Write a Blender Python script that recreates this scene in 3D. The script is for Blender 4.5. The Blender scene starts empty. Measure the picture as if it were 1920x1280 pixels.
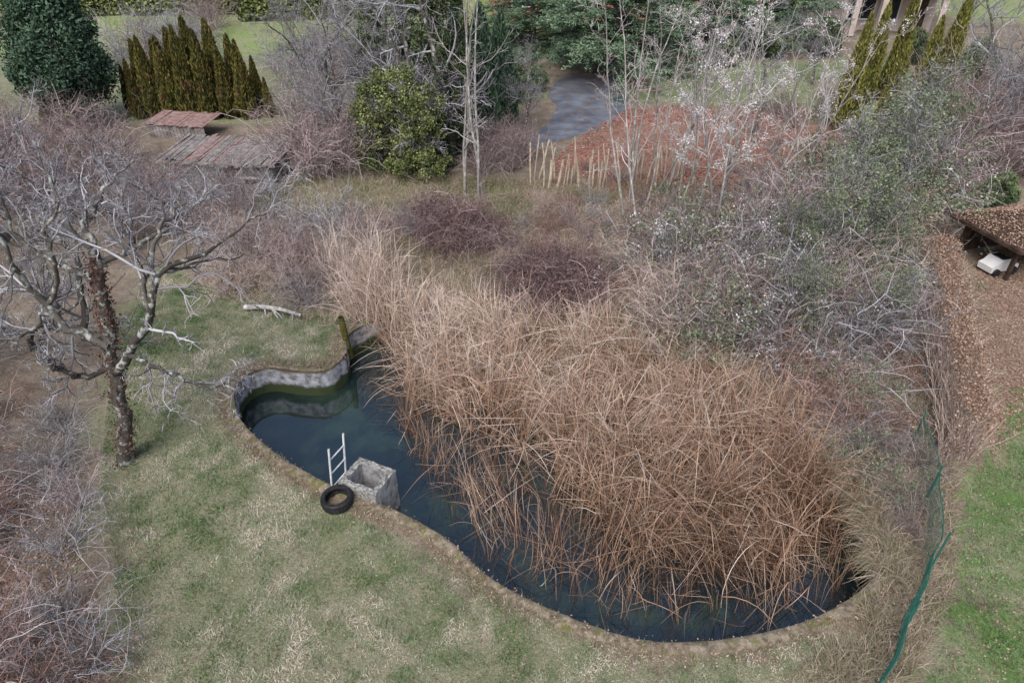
import bpy, math, numpy as np
from mathutils import Vector, Euler
R=np.random.default_rng(11)
scene=bpy.context.scene
col=scene.collection
CH=10.0; S35=math.sin(math.radians(35)); C35=math.cos(math.radians(35))

# ------------------------------------------------------------------ terrain
def ss(a,b,x):
    t=np.clip((x-a)/(b-a),0,1); return t*t*(3-2*t)
def terr(x,y):
    x=np.asarray(x,float); y=np.asarray(y,float)
    h=0.12*np.maximum(y-46,0)*(1-0.5*ss(-5,20,x))+0.22*np.maximum(y-110,0)
    far=ss(6.5,9.5,np.hypot((x-0.0)*0.95,(y-10.5)))*(1-ss(24,29,y))
    h=h+far*(0.07*np.sin(.7*x+1)*np.sin(.6*y)+0.03*np.sin(1.9*x+.4*y))
    h=h+0.35*np.exp(-((x-8.5)**2/5+(y-16)**2/16))
    return h
def hit(u,v,z=None):
    yy=(v-640)/1280.; xx=(u-960)/1280.
    zz=0.0 if z is None else z
    for i in range(12):
        t=(CH-zz)/(S35+C35*yy); X=t*xx; Y=t*(C35-S35*yy)
        if z is not None: break
        zz=0.5*zz+0.5*float(terr(X,Y))
    return np.array([X,Y,zz])
def at(u,v,Y):
    yy=(v-640)/1280.; t=Y/(C35-S35*yy)
    return np.array([t*(u-960)/1280.,Y,CH-t*(S35+C35*yy)])
def wpoly(px,z=0.0): return np.array([hit(u,v,z)[:2] for u,v in px])
def pip(P,x,y):
    ins=np.zeros(x.shape,bool); n=len(P); j=n-1
    for i in range(n):
        xi,yi=P[i]; xj,yj=P[j]
        c=((yi>y)!=(yj>y))&(x<(xj-xi)*(y-yi)/(yj-yi+1e-12)+xi)
        ins^=c; j=i
    return ins
def scatter(P,n,mind=0.0):
    lo=P.min(0); hi=P.max(0); out=[]
    tries=0
    if mind<=0:
        pts=np.zeros((0,2))
        while len(pts)<n:
            q=R.uniform(lo,hi,(n*3,2)); q=q[pip(P,q[:,0],q[:,1])]; pts=np.vstack([pts,q])
        return pts[:n]
    while len(out)<n and tries<n*60:
        tries+=1
        q=R.uniform(lo,hi)
        if not pip(P,np.array([q[0]]),np.array([q[1]]))[0]: continue
        if all((q[0]-o[0])**2+(q[1]-o[1])**2>mind*mind for o in out): out.append(q)
    return np.array(out)
def vn(x,y,sc,seed):
    g=np.random.default_rng(seed).random((64,64)); x=np.mod(x*sc,63);y=np.mod(y*sc,63); i=x.astype(int);j=y.astype(int);fx=x-i;fy=y-j
    fx=fx*fx*(3-2*fx);fy=fy*fy*(3-2*fy); i2=(i+1)%64;j2=(j+1)%64
    return (g[i,j]*(1-fx)+g[i2,j]*fx)*(1-fy)+(g[i,j2]*(1-fx)+g[i2,j2]*fx)*fy

# ------------------------------------------------------------------ materials
def newmat(name):
    m=bpy.data.materials.new(name); m.use_nodes=True
    nt=m.node_tree; b=nt.nodes['Principled BSDF']; b.inputs['Specular IOR Level'].default_value=0.25
    return m,nt,b
def N(nt,t,**k):
    n=nt.nodes.new(t)
    for a,v in k.items(): setattr(n,a,v)
    return n
def mixc(nt,f,a,b,mode='MIX'):
    n=nt.nodes.new('ShaderNodeMix'); n.data_type='RGBA'; n.blend_type=mode
    for s,v in ((0,f),(6,a),(7,b)):
        if isinstance(v,bpy.types.NodeSocket): nt.links.new(v,n.inputs[s])
        elif s==0: n.inputs[0].default_value=v
        else: n.inputs[s].default_value=(*v,1) if len(v)==3 else v
    return n.outputs[2]
def noise(nt,scale,detail=4,rough=.6,obj=True):
    tc=N(nt,'ShaderNodeTexCoord'); n=N(nt,'ShaderNodeTexNoise')
    n.inputs['Scale'].default_value=scale; n.inputs['Detail'].default_value=detail; n.inputs['Roughness'].default_value=rough
    nt.links.new(tc.outputs['Object'],n.inputs['Vector']); return n.outputs['Fac']
def ramp(nt,f,a,b,ca=(0,0,0),cb=(1,1,1)):
    r=N(nt,'ShaderNodeValToRGB'); r.color_ramp.elements[0].position=a; r.color_ramp.elements[1].position=b
    r.color_ramp.elements[0].color=(*ca,1); r.color_ramp.elements[1].color=(*cb,1)
    nt.links.new(f,r.inputs[0]); return r.outputs[0]
def vmat(name,c1,c2,c3=None,nscale=6,lo=.5,hi=.62,rough=.85,cmid=None,objvar=.35):
    m,nt,b=newmat(name)
    a=N(nt,'ShaderNodeAttribute',attribute_name='var')
    r=N(nt,'ShaderNodeValToRGB'); e=r.color_ramp.elements
    e[0].color=(*c1,1); e[1].color=(*c2,1)
    if cmid: k=e.new(.5); k.color=(*cmid,1)
    nt.links.new(a.outputs['Fac'],r.inputs[0]); c=r.outputs[0]
    if c3: c=mixc(nt,ramp(nt,noise(nt,nscale),lo,hi),c,c3)
    if objvar:
        oi=N(nt,'ShaderNodeObjectInfo'); mp=N(nt,'ShaderNodeMapRange')
        mp.inputs[3].default_value=1-objvar; mp.inputs[4].default_value=1+objvar
        nt.links.new(oi.outputs['Random'],mp.inputs[0])
        cc=N(nt,'ShaderNodeCombineColor')
        for i in range(3): nt.links.new(mp.outputs[0],cc.inputs[i])
        c=mixc(nt,1.0,c,cc.outputs[0],'MULTIPLY')
    nt.links.new(c,b.inputs['Base Color']); b.inputs['Roughness'].default_value=rough
    return m
def nmat(name,c1,c2,scale=5,lo=.35,hi=.65,rough=.9,c3=None,s3=25,bump=.3,bs=30,metal=0):
    m,nt,b=newmat(name)
    c=ramp(nt,noise(nt,scale,6),lo,hi,c1,c2)
    if c3: c=mixc(nt,ramp(nt,noise(nt,s3,5),.52,.62),c,c3)
    nt.links.new(c,b.inputs['Base Color']); b.inputs['Roughness'].default_value=rough; b.inputs['Metallic'].default_value=metal
    if bump:
        bp=N(nt,'ShaderNodeBump'); bp.inputs['Strength'].default_value=bump; bp.inputs['Distance'].default_value=.02
        nt.links.new(noise(nt,bs,6),bp.inputs['Height']); nt.links.new(bp.outputs[0],b.inputs['Normal'])
    return m

M=dict(
 bark=vmat('lichen_bark',(.06,.052,.047),(.13,.12,.105),(.38,.41,.39),7,.52,.62,objvar=.1),
 barkpale=vmat('pale_bark',(.2,.18,.165),(.36,.34,.32),(.5,.5,.48),4,.52,.62,objvar=.15),
 tgrey=vmat('grey_twigs',(.08,.072,.075),(.5,.5,.54),cmid=(.22,.215,.23),objvar=.15),
 tpale=vmat('pale_twigs',(.32,.28,.27),(.62,.59,.58),objvar=.1),
 tmauve=vmat('mauve_twigs',(.11,.075,.075),(.52,.42,.42),cmid=(.235,.175,.175),objvar=.28),
 tred=vmat('red_brown_twigs',(.12,.06,.05),(.50,.35,.31),cmid=(.25,.155,.13),objvar=.28),
 ttan=vmat('tan_twigs',(.28,.21,.18),(.62,.52,.46),objvar=.15),
 tdark=vmat('bramble_stems',(.08,.055,.055),(.36,.26,.26),objvar=.15),
 lpurple=vmat('bramble_leaves',(.055,.035,.04),(.25,.155,.15),objvar=.15),
 lgreen=vmat('ivy_leaves',(.03,.05,.022),(.2,.25,.12),cmid=(.08,.12,.055),objvar=.25),
 lbright=vmat('bright_ivy_leaves',(.045,.065,.022),(.36,.39,.16),cmid=(.15,.185,.07),objvar=.15),
 lgreygreen=vmat('grey_green_leaves',(.07,.10,.055),(.33,.37,.25),cmid=(.155,.195,.115),objvar=.2),
 lbrown=vmat('dead_leaves',(.14,.08,.055),(.50,.38,.30),cmid=(.28,.185,.135),objvar=.1),
 lred=vmat('red_dead_leaves',(.17,.06,.045),(.48,.28,.23),cmid=(.34,.135,.10),objvar=0),
 fluff=vmat('clematis_seed_fluff',(.38,.35,.36),(.72,.69,.71),objvar=.1),
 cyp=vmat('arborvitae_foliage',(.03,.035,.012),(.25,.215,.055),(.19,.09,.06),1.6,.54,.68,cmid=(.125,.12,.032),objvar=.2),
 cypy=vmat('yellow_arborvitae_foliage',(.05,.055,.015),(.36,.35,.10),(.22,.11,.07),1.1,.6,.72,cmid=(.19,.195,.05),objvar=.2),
 cdark=vmat('dark_conifer_foliage',(.02,.045,.032),(.15,.23,.15),cmid=(.065,.12,.072),objvar=.1),
 cedar=vmat('cedar_needles',(.03,.06,.04),(.26,.36,.22),cmid=(.12,.195,.115),objvar=.1),
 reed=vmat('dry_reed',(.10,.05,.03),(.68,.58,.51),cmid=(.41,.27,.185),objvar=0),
 grass=vmat('lawn_blades',(.06,.15,.035),(.66,.60,.51),cmid=(.25,.305,.18),objvar=0),
 straw=vmat('rough_dry_grass',(.11,.14,.05),(.58,.49,.40),cmid=(.34,.28,.21),objvar=0),
 aggregate=nmat('exposed_aggregate_concrete',(.15,.15,.145),(.46,.46,.44),14,c3=(.08,.08,.07),s3=22,bump=1,bs=45),
 smoothc=nmat('smooth_grey_render',(.24,.245,.25),(.40,.41,.42),4,c3=(.17,.17,.16),s3=5,bump=.2),
 rubber=nmat('tyre_rubber',(.012,.012,.013),(.03,.03,.032),12,rough=.6,bump=.1),
 alu=nmat('aluminium',(.5,.52,.53),(.75,.77,.78),10,rough=.4,bump=0),
 fenceg=nmat('green_coated_wire',(.02,.11,.085),(.035,.155,.12),5,rough=.5,bump=0),
 plank=nmat('weathered_planks',(.15,.135,.13),(.34,.31,.30),3,c3=(.11,.095,.085),s3=6,bump=.4),
 redplank=nmat('rusty_red_roofing',(.19,.1,.09),(.31,.2,.18),3,c3=(.30,.27,.26),s3=5,bump=.4),
 darkwood=nmat('dark_stained_wood',(.03,.02,.015),(.09,.06,.045),5,bump=.3),
 cutwood=nmat('cut_pole_wood',(.3,.24,.18),(.58,.5,.4),6,bump=.3),
 whitelog=nmat('bleached_log',(.25,.23,.215),(.62,.6,.58),7,bump=.4),
 moss=nmat('moss',(.03,.035,.01),(.15,.14,.035),12,bump=.8),
 orange=nmat('orange_wood_cladding',(.3,.14,.08),(.45,.24,.14),3,bump=.2),
 plaster=nmat('pinkish_plaster',(.42,.35,.32),(.54,.47,.43),2,bump=.1),
 rooftile=nmat('brown_roof_tiles',(.11,.06,.045),(.2,.12,.09),6,bump=.5),
 glass=nmat('window_glass',(.02,.025,.03),(.04,.05,.06),2,rough=.08,bump=0),
 whitep=nmat('white_paint',(.62,.63,.64),(.75,.75,.75),3,rough=.4,bump=0),
 asphalt=nmat('wet_asphalt',(.08,.09,.12),(.2,.225,.275),1.0,rough=.35,c3=(.17,.13,.11),s3=2.2,bump=.3,bs=60),
)

# ------------------------------------------------------------------ mesh builder
def nrm(a): return a/(np.linalg.norm(a,axis=-1,keepdims=True)+1e-9)
class MB:
    def __init__(s): s.V=[];s.F=[];s.M=[];s.A=[];s.n=0
    def _add(s,v,f,mat,a):
        s.V.append(v);s.F.append(f+s.n);s.M.append(np.full(len(f),mat));s.A.append(a);s.n+=len(v)
    def tube(s,p,r,S=3,mat=0,var=None):
        n,K=r.shape
        if n==0: return
        if var is None: var=R.random(n)
        t=nrm(np.gradient(p,axis=1)); ref=nrm(R.normal(size=(n,1,3))*[1,1,.25]+[0.01,0,0])
        a=nrm(np.cross(t,ref)); b=np.cross(t,a)
        th=np.arange(S)*2*math.pi/S
        v=p[:,:,None,:]+r[:,:,None,None]*(np.cos(th)[:,None]*a[:,:,None,:]+np.sin(th)[:,None]*b[:,:,None,:])
        base=(np.arange(n)*K*S)[:,None,None]+(np.arange(K-1)*S)[None,:,None]
        j=np.arange(S); j2=(j+1)%S
        f=np.stack([base+j,base+j2,base+S+j2,base+S+j],-1).reshape(-1,4)
        s._add(v.reshape(-1,3),f,mat,np.repeat(var,K*S))
    def ribbon(s,p,w,mat=0,var=None):
        n,K,_=p.shape
        if var is None: var=R.random(n)
        if var.ndim==1: var=np.repeat(var[:,None],K,1)
        t=nrm(np.gradient(p,axis=1)); a=nrm(np.cross(t,nrm(R.normal(size=(n,1,3)))))
        v=np.stack([p-a*w[:,:,None],p+a*w[:,:,None]],2)
        base=(np.arange(n)*K*2)[:,None]+(np.arange(K-1)*2)[None,:]
        f=np.stack([base,base+1,base+3,base+2],-1).reshape(-1,4)
        s._add(v.reshape(-1,3),f,mat,np.repeat(var.reshape(-1),2))
    def cards(s,c,size,mat=0,var=None,u=None,asp=.6,flat=0):
        n=len(c)
        if n==0: return
        if var is None: var=R.random(n)
        size=np.broadcast_to(size,(n,))[:,None]
        if u is None: u=R.normal(size=(n,3))*[1,1,1-flat]
        u=nrm(u); w=R.normal(size=(n,3))*[1,1,1-flat]; w=nrm(w-(w*u).sum(1,keepdims=True)*u)
        v=np.stack([c-u*size,c+w*size*asp-u*size*.1,c+u*size,c-w*size*asp-u*size*.1],1)
        f=(np.arange(n)*4)[:,None]+np.arange(4)
        s._add(v.reshape(-1,3),f,mat,np.repeat(var,4))
    def mesh(s,name,mats,smooth=False):
        V=np.concatenate(s.V);F=np.concatenate(s.F);MI=np.concatenate(s.M);A=np.concatenate(s.A)
        me=bpy.data.meshes.new(name)
        me.vertices.add(len(V)); me.vertices.foreach_set('co',V.astype(np.float32).ravel())
        me.loops.add(F.size); me.loops.foreach_set('vertex_index',F.astype(np.int32).ravel())
        me.polygons.add(len(F)); me.polygons.foreach_set('loop_start',np.arange(0,F.size,4,dtype=np.int32))
        me.polygons.foreach_set('material_index',MI.astype(np.int32))
        if smooth: me.polygons.foreach_set('use_smooth',np.ones(len(F),bool))
        for m in mats: me.materials.append(M[m])
        at_=me.attributes.new('var','FLOAT','POINT'); at_.data.foreach_set('value',np.clip(A,0,1).astype(np.float32))
        me.update(calc_edges=True); return me

def grow(st,d,L,r,K,wander=.15,gz=0.0,rtip=.35,bend=None):
    n=len(st); p=np.zeros((n,K,3)); p[:,0]=st; d=nrm(d); stp=(np.broadcast_to(L,(n,))/(K-1))[:,None]
    for i in range(1,K):
        g=np.zeros((n,3)); g[:,2]=gz*(i if gz<0 else 1)
        d=nrm(d+R.normal(0,wander,(n,3))+g); p[:,i]=p[:,i-1]+d*stp
    rad=np.broadcast_to(r,(n,))[:,None]*np.linspace(1,rtip,K)
    return p,rad
def kids(p,rad,n,t0,t1,ang,ls,rs):
    Nn,K,_=p.shape; idx=np.repeat(np.arange(Nn),n); t=R.uniform(t0,t1,len(idx))*(K-1)
    i=np.minimum(t.astype(int),K-2); f=(t-i)[:,None]
    st=p[idx,i]*(1-f)+p[idx,i+1]*f; tan=nrm(p[idx,i+1]-p[idx,i])
    perp=nrm(np.cross(tan,R.normal(size=tan.shape))); a=(ang*R.uniform(.6,1.4,len(idx)))[:,None]
    d=tan*np.cos(a)+perp*np.sin(a)
    pl=np.linalg.norm(np.diff(p,axis=1),axis=2).sum(1)[idx]
    L=pl*ls*R.uniform(.5,1.3,len(idx))*(1.15-.5*t/(K-1))
    r=(rad[idx,i])*rs
    return st,d,L,r

# ------------------------------------------------------------------ object helpers
def single(name,me,label=None,cat=None,loc=(0,0,0),rot=0.0,sc=1.0,kind=None,group=None,parent=None,tilt=(0,0)):
    o=bpy.data.objects.new(name,me); col.objects.link(o)
    o.location=loc; o.rotation_euler=(tilt[0],tilt[1],rot)
    o.scale=(sc,sc,sc) if np.isscalar(sc) else sc
    if label: o['label']=label
    if cat: o['category']=cat
    if kind: o['kind']=kind
    if group: o['group']=group
    if parent: o.parent=parent
    return o
def thing(name,label,cat,parts,loc=(0,0,0),rot=0.0,sc=1.0,group=None,tilt=(0,0)):
    e=single(name,None,label,cat,loc,rot,sc,group=group,tilt=tilt); e.empty_display_size=.3
    for pn,me in parts: single(pn,me,parent=e)
    return e
def pmesh(name,v,f,mats,fm=None,smooth=False):
    me=bpy.data.meshes.new(name); me.from_pydata([tuple(map(float,q)) for q in v],[],f)
    for m in mats: me.materials.append(M[m])
    if fm is not None: me.polygons.foreach_set('material_index',np.array(fm,dtype=np.int32))
    if smooth: me.polygons.foreach_set('use_smooth',np.ones(len(f),bool))
    me.update(); return me
def boxes(name,L,mats):
    v=[];f=[];mi=[]
    for k,bx in enumerate(L):
        (cx,cy,cz),(sx,sy,sz)=bx[0],bx[1]; rz=bx[2] if len(bx)>2 else 0; tx=bx[3] if len(bx)>3 else 0; m=bx[4] if len(bx)>4 else 0
        b=len(v)
        for dx,dy,dz in((-1,-1,-1),(1,-1,-1),(1,1,-1),(-1,1,-1),(-1,-1,1),(1,-1,1),(1,1,1),(-1,1,1)):
            q=Vector((dx*sx/2,dy*sy/2,dz*sz/2)); q.rotate(Euler((tx,0,rz))); v.append((q.x+cx,q.y+cy,q.z+cz))
        for ff in((0,3,2,1),(4,5,6,7),(0,1,5,4),(1,2,6,5),(2,3,7,6),(3,0,4,7)): f.append([b+i for i in ff]); mi.append(m)
    return pmesh(name,v,f,mats,mi)

# ------------------------------------------------------------------ pool outline
px=[(440,748),(446,720),(470,699),(505,690),(550,696),(600,697),(632,682),(650,660),(652,632),(690,606),(760,588),(860,580),(980,585),(1100,600),(1230,635),(1340,680),(1430,735),(1500,790),(1560,870),(1605,950),(1640,1030),(1636,1082),(1590,1125),(1510,1165),(1410,1192),(1310,1204),(1220,1202),(1120,1178),(1030,1143),(950,1103),(890,1060),(850,1022),(800,988),(730,952),(650,925),(580,890),(520,852),(475,815),(448,782)]
C=wpoly(px); n=len(C); out=[]
for i in range(n):
    p0,p1,p2,p3=C[i-1],C[i],C[(i+1)%n],C[(i+2)%n]
    for t in (0,.2,.4,.6,.8):
        out.append(.5*((2*p1)+(-p0+p2)*t+(2*p0-5*p1+4*p2-p3)*t*t+(-p0+3*p1-3*p2+p3)*t**3))
OUT=np.array(out)
area=0.5*np.sum(OUT[:,0]*np.roll(OUT[:,1],-1)-np.roll(OUT[:,0],-1)*OUT[:,1])
if area<0: OUT=OUT[::-1]
tan=nrm(np.roll(OUT,-1,0)-np.roll(OUT,1,0)); OUTN=np.stack([tan[:,1],-tan[:,0]],1)
NO=len(OUT)
def odist(q):
    d=np.full(len(q),9.)
    for k in range(0,NO): d=np.minimum(d,(q[:,0]-OUT[k,0])**2+(q[:,1]-OUT[k,1])**2)
    return np.sqrt(d)

# ------------------------------------------------------------------ ground
def axis(a,b,st,lo,hi):
    c=list(np.arange(a,b+1e-6,st)); s=st; x=b
    while x<hi: s*=1.09; x+=s; c.append(x)
    s=st; x=a
    while x>lo: s*=1.09; x-=s; c.insert(0,x)
    return np.array(c)
gx=axis(-17,17,.13,-260,260); gy=axis(2,34,.13,-60,420)
X,Y=np.meshgrid(gx,gy); X=X.ravel();Y=Y.ravel(); Z=terr(X,Y)
ins=pip(OUT,X,Y); nx,ny=len(gx),len(gy)
I=(np.arange(ny-1)[:,None]*nx+np.arange(nx-1)[None,:]).ravel()
F=np.stack([I,I+1,I+nx+1,I+nx],1); cnt=ins[F].sum(1); F=F[cnt<4]
used=np.zeros(len(X),bool); used[F.ravel()]=True
for k in np.where(ins&used)[0]:
    a=OUT; b=np.roll(OUT,-1,0); ab=b-a; q=np.array([X[k],Y[k]])
    t=np.clip(((q-a)*ab).sum(1)/((ab**2).sum(1)+1e-9),0,1); c=a+ab*t[:,None]; j=np.argmin(((c-q)**2).sum(1)); X[k],Y[k]=c[j]
remap=-np.ones(len(X),int); ku=np.where(used)[0]; remap[ku]=np.arange(len(ku)); F=remap[F]
X=X[ku];Y=Y[ku];Z=terr(X,Y)
w1=(vn(X+300,Y+100,.9,31)-.5)*1.6; w2=(vn(X+300,Y+100,.9,32)-.5)*1.6
JX=X+R.normal(0,.22,len(X))+w1; JY=Y+R.normal(0,.22,len(X))+w2
COL=np.tile(np.array([.185,.145,.115]),(len(X),1))
LAWN=wpoly([(150,1600),(215,1280),(215,1050),(190,900),(200,780),(220,620),(300,500),(400,540),(560,580),(660,600),(660,700),(430,745),(470,850),(640,960),(850,1050),(1040,1170),(1300,1240),(1600,1180),(1680,1240),(1600,1600)])
RLAWN=wpoly([(1700,1600),(1750,1150),(1800,960),(1850,850),(1930,740),(2600,690),(2700,1600)])
REDP=wpoly([(1060,290),(1130,250),(1180,215),(1300,205),(1500,205),(1590,250),(1560,345),(1400,385),(1200,370),(1060,330)])
zones=[
 (LAWN,(.21,.22,.13)),
 (wpoly([(-400,1700),(-400,1000),(60,1050),(150,1150),(180,1700)]),(.25,.17,.12)),
 (wpoly([(440,390),(560,335),(760,330),(980,360),(1000,420),(800,415),(560,420)]),(.18,.2,.09)),
 (wpoly([(1800,520),(1880,440),(2400,420),(2600,720),(1950,770),(1840,880),(1830,700)]),(.28,.19,.14)),
 (RLAWN,(.12,.21,.06)),
 (REDP,(.27,.14,.11)),
 (wpoly([(1300,120),(1640,110),(1800,160),(1800,240),(1560,245),(1480,205),(1300,200),(1200,190)]),(.15,.22,.09)),
 (wpoly([(930,160),(1030,150),(1010,195),(960,215),(920,200)]),(.15,.22,.08)),
]
for P,c in zones:
    m=pip(P,JX,JY); COL[m]=c
m=Y>46; COL[m]=np.where((np.sin(X[m]*.09+Y[m]*.05)+.6*np.sin(Y[m]*.21+X[m]*.03)>-.5)[:,None],np.array([[.22,.31,.11]]),np.array([[.2,.17,.13]]))
m=(Y>32)&(Y<=46)&(X<-10); COL[m]=[.21,.235,.135]
od=odist(np.stack([X,Y],1)); m=od<.2+.35*vn(X+20,Y,1.3,41); COL[m]=[.2,.155,.11]
me=bpy.data.meshes.new('ground'); V=np.stack([X,Y,Z],1)
me.vertices.add(len(V)); me.vertices.foreach_set('co',V.astype(np.float32).ravel())
me.loops.add(F.size); me.loops.foreach_set('vertex_index',F.astype(np.int32).ravel())
me.polygons.add(len(F)); me.polygons.foreach_set('loop_start',np.arange(0,F.size,4,dtype=np.int32))
me.polygons.foreach_set('use_smooth',np.ones(len(F),bool))
ca=me.attributes.new('tint','FLOAT_COLOR','POINT'); ca.data.foreach_set('color',np.hstack([COL,np.ones((len(X),1))]).astype(np.float32).ravel())
me.update(calc_edges=True)
m_,nt,b=newmat('ground_cover')
a=N(nt,'ShaderNodeAttribute',attribute_name='tint')
c=mixc(nt,ramp(nt,noise(nt,1.1,6,.7),.42,.68,(0,0,0),(.8,.8,.8)),a.outputs['Color'],(.34,.29,.22))
c=mixc(nt,ramp(nt,noise(nt,9,6,.7),.5,.75),c,(.11,.09,.06))
c=mixc(nt,1.0,c,ramp(nt,noise(nt,38,5,.7),.25,.75,(.5,.5,.5),(1.4,1.4,1.4)),'MULTIPLY')
nt.links.new(c,b.inputs['Base Color']); b.inputs['Roughness'].default_value=1
bp=N(nt,'ShaderNodeBump'); bp.inputs['Strength'].default_value=.8; bp.inputs['Distance'].default_value=.05
nt.links.new(noise(nt,22,6),bp.inputs['Height']); nt.links.new(bp.outputs[0],b.inputs['Normal'])
me.materials.append(m_)
single('ground',me,'rough garden ground with worn lawn, leaf litter and rising meadow','ground',kind='structure')

DR=wpoly([(1045,150),(1100,138),(1160,145),(1180,195),(1160,225),(1100,250),(1040,268),(985,285),(975,275),(1030,230),(1045,200),(1025,180)])
single('driveway',pmesh('driveway',[(x,y,.012+float(terr(x,y))) for x,y in DR],[list(range(len(DR)))],['asphalt']),'wet blue-grey asphalt driveway with leaves along its edges','driveway',kind='structure')

# ------------------------------------------------------------------ pool
WL=-0.72
jit=R.normal(0,.012,NO); zt=.03+.015*np.sin(np.arange(NO)*.37)+R.normal(0,.008,NO)
v=[];f=[]
for lv,z in enumerate((None,-.15,-.35,-.55,-.8,-1.5)):
    for i in range(NO):
        o=OUT[i]-OUTN[i]*(0.0+ (jit[i] if lv in(1,2,3) else 0)); v.append((o[0],o[1],zt[i] if z is None else z))
for l in range(5):
    for i in range(NO):
        j=(i+1)%NO; f.append((l*NO+i,l*NO+j,(l+1)*NO+j,(l+1)*NO+i))
mw,nt,b=newmat('pool_wall_concrete')
tc=N(nt,'ShaderNodeTexCoord'); sp=N(nt,'ShaderNodeSeparateXYZ'); nt.links.new(tc.outputs['Object'],sp.inputs[0])
ad=N(nt,'ShaderNodeMath',operation='ADD'); nt.links.new(sp.outputs[2],ad.inputs[0])
nn=noise(nt,2.5,5); sc_=N(nt,'ShaderNodeMath',operation='MULTIPLY'); sc_.inputs[1].default_value=.25; nt.links.new(nn,sc_.inputs[0]); nt.links.new(sc_.outputs[0],ad.inputs[1])
mr=N(nt,'ShaderNodeMapRange'); mr.inputs[1].default_value=-.38; mr.inputs[2].default_value=-.28; nt.links.new(ad.outputs[0],mr.inputs[0])
c=mixc(nt,mr.outputs[0],(.045,.06,.025),ramp(nt,noise(nt,5,6),.38,.62,(.13,.13,.12),(.48,.50,.56)))
mr2=N(nt,'ShaderNodeMapRange'); mr2.inputs[1].default_value=.04; mr2.inputs[2].default_value=.12; nt.links.new(ad.outputs[0],mr2.inputs[0])
c=mixc(nt,mr2.outputs[0],c,(.1,.075,.04))
nt.links.new(c,b.inputs['Base Color']); b.inputs['Roughness'].default_value=.85
M['poolwall']=mw
wall=pmesh('pool_wall',v,f,['poolwall'],smooth=True)
v=[];f=[]
prof=[(0.0,0),(.04,.02),(.12,.015),(.19,-.02),(.24,-.08)]
for k,(o_,dz) in enumerate(prof):
    for i in range(NO):
        w=o_+ (R.normal(0,.03) if k>1 else 0); p=OUT[i]+OUTN[i]*w; v.append((p[0],p[1],zt[i]+dz+ (R.normal(0,.012) if 0<k<4 else 0)))
for l in range(len(prof)-1):
    for i in range(NO):
        j=(i+1)%NO; f.append((l*NO+i,(l+1)*NO+i,(l+1)*NO+j,l*NO+j))
M['rim']=nmat('mossy_rim',(.10,.08,.055),(.29,.25,.19),9,c3=(.13,.13,.045),s3=4,bump=1,bs=35)
rim=pmesh('pool_rim',v,f,['rim'],smooth=True)
floor=pmesh('pool_floor',[(p[0],p[1],-1.49) for p in OUT],[list(range(NO))],['moss'])
thing('swimming_pool','old kidney shaped concrete pool with mossy rim, overgrown by reeds','pool',[('pool_wall',wall),('pool_rim',rim),('pool_floor',floor)])
mwt,nt,b=newmat('pond_water')
c=mixc(nt,ramp(nt,noise(nt,.9,6,.65),.50,.74),(.008,.018,.021),(.035,.062,.042))
nt.links.new(c,b.inputs['Base Color']); b.inputs['Roughness'].default_value=.012; b.inputs['IOR'].default_value=1.85; b.inputs['Specular IOR Level'].default_value=.8
bp=N(nt,'ShaderNodeBump'); bp.inputs['Strength'].default_value=.02; bp.inputs['Distance'].default_value=.02; nt.links.new(noise(nt,5,3),bp.inputs['Height']); nt.links.new(bp.outputs[0],b.inputs['Normal'])
M['water']=mwt
single('water',pmesh('water',[(p[0],p[1],WL) for p in OUT],[list(range(NO))],['water']),'still dark teal pond water reflecting the sky','water',kind='structure')

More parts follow.
